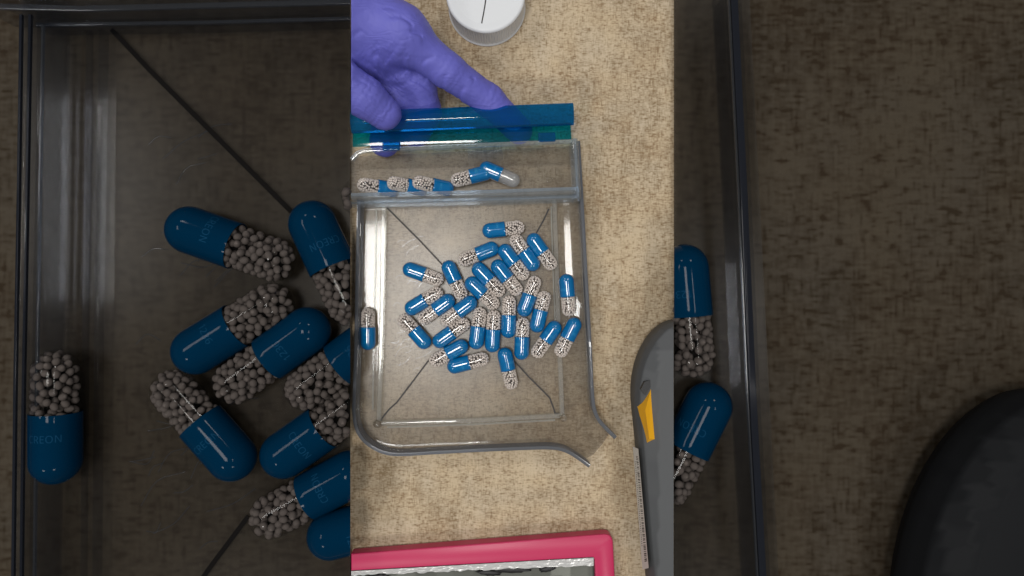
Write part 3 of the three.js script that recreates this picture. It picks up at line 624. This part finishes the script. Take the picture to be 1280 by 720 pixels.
// ---------------------------------------------------------------- side boards: the same things over three times larger, dimmed through their material colours
const K = 3.168;
const YF = BT + 0.004;           // floor of the large trays
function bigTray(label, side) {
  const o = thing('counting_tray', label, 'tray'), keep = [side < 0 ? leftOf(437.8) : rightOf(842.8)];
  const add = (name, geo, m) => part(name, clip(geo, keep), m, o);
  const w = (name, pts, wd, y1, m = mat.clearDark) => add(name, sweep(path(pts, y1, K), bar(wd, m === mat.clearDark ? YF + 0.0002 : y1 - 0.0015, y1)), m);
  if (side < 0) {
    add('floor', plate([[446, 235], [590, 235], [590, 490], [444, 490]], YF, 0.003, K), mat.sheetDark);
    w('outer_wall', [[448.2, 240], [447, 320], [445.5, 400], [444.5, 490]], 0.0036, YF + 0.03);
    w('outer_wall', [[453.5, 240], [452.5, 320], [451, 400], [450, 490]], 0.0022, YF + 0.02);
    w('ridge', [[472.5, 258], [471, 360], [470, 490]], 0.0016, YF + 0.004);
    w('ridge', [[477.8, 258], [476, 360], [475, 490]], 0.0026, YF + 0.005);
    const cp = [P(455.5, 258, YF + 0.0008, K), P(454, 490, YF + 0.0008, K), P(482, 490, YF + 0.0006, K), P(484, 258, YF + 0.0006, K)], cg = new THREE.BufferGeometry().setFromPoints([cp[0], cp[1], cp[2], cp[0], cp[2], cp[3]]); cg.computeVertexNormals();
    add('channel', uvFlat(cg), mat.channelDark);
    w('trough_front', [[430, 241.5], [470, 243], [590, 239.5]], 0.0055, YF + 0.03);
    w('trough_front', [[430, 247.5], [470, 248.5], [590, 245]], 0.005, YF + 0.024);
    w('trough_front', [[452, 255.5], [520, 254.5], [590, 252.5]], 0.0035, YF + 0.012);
    w('added_rim_strip', [[430, 248.6], [470, 249.6], [590, 246.4]], 0.0026, YF + 0.0262, mat.railDark);  // strips added for bright edge lines, the darker ones for refraction
    w('added_rim_strip', [[452, 256], [520, 255], [590, 253]], 0.0016, YF + 0.013, mat.railDark);
    w('added_rim_strip', [[430, 243], [470, 244], [590, 241]], 0.0014, YF + 0.031, mat.railDark);
    w('added_rim_strip', [[454.6, 256], [453.4, 320], [452, 400], [451, 490]], 0.0011, YF + 0.0215, mat.railDark);
    w('added_rim_strip', [[446, 252], [445, 320], [443.6, 400], [442.6, 490]], 0.0014, YF + 0.022, mat.edgeDark);
    w('added_rim_strip', [[449.6, 252], [448.4, 320], [446.9, 400], [445.9, 490]], 0.0014, YF + 0.022, mat.edgeDark);
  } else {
    w('added_rim_strip', [[727.5, 240], [731.5, 320], [735, 400], [740, 490]], 0.0034, YF + 0.0285, mat.edgeDark);
    w('added_rim_strip', [[725.4, 240], [729.4, 320], [732.9, 400], [737.9, 490]], 0.0009, YF + 0.0285, mat.railDark);
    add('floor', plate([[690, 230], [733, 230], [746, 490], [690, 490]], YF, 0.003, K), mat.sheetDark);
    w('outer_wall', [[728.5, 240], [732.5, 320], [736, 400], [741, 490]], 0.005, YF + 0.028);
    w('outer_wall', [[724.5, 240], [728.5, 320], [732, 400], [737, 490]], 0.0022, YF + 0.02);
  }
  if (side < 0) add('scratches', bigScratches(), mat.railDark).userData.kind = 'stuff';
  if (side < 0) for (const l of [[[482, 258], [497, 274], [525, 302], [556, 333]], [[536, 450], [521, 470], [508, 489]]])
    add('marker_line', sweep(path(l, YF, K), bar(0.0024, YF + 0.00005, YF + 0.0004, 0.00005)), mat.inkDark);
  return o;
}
bigTray('corner of an enlarged dimmed clear tray on the left board, pen line from its corner', -1);
bigTray('narrow side of an enlarged dimmed clear tray along the right board', 1);
const bigPellet = [1, 2, 3, 4].map(s => pelletGeo(s, new THREE.Vector3(), 1));
const SK = K * (H - BT - 0.016) / H;
const bigShell = shellGeo, bigSpots = [21, 22, 23].map(s => pelletSpots(s, true));
let bigN = 0;
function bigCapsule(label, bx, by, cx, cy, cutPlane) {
  const n = bigN++, o = thing('capsule', label, 'capsule', [0, 0, 0], 'large capsules in dimmed colours on the side boards');
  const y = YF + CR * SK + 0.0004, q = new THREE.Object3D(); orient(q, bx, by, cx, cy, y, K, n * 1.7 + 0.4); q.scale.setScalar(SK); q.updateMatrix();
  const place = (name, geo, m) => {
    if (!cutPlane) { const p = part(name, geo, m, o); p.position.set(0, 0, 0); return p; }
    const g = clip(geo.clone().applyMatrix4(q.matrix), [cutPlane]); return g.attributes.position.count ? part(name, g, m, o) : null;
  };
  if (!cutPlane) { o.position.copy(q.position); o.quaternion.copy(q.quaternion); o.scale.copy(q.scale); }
  place('cap', capGeo, mat.capDark); place('shell', shellGeo, mat.shellDark); place('shade_core', shadeCoreGeo, mat.shadeCoreDark);
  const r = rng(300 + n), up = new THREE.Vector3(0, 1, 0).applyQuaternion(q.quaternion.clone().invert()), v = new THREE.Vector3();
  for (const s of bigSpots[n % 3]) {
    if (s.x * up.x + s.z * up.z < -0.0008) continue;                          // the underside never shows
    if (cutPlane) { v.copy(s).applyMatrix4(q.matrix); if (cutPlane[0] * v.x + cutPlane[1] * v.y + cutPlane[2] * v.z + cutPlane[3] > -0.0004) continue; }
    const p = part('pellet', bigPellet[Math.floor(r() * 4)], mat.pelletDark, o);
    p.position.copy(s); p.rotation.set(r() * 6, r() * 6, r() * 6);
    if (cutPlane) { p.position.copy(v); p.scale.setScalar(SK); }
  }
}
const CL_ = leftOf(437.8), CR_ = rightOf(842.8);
bigCapsule('large dimmed capsule on the left board, blue end left, topmost whole one', 504, 334, 554.3, 351.7);
bigCapsule('large dimmed capsule with its blue end at the pen line, by the left board edge', 557.7, 326.7, 579.3, 374, CL_);
bigCapsule('large dimmed capsule on the left board, blue end low left below the topmost one', 506.7, 390, 553.3, 361.7);
bigCapsule('large dimmed capsule on the left board, clear end low left, blue end up right', 567.3, 371, 523.3, 402.7, CL_);
bigCapsule('large dimmed capsule cut by the left board edge, mostly its clear half in view', 595.7, 372.7, 551, 405.7, CL_);
bigCapsule('large dimmed capsule on the left board, clear end up left, blue end low right', 536, 434, 500.7, 394);
bigCapsule('large dimmed capsule at the left board edge, blue end low left, clear half cut off', 541.7, 431.7, 586.7, 400, CL_);
bigCapsule('large dimmed capsule standing upright in the channel of the left board', 460, 436.7, 460, 385);
bigCapsule('large dimmed capsule low on the left board, clear end left, blue half cut off', 585.7, 428.3, 536, 455, CL_);
bigCapsule('lowest large dimmed capsule at the left board edge, only its blue end in view', 559.3, 460, 611, 446.7, CL_);
bigCapsule('sliver of a large dimmed capsule high on the left board edge, clear tip only', 623.3, 307.7, 572.7, 327.7, CL_);
bigCapsule('large dimmed capsule at the right board edge, blue end up, upper of two', 707.3, 344, 711.7, 394.3, CR_);
bigCapsule('large dimmed capsule at the right board edge, slanting, lower of two', 721.7, 397.7, 697.7, 446, CR_);
device('large device in dimmed grey with a rounded corner at the lower right of the right board', K, BT, 0.045, mat.greyDark);

renderer.render(scene, camera);
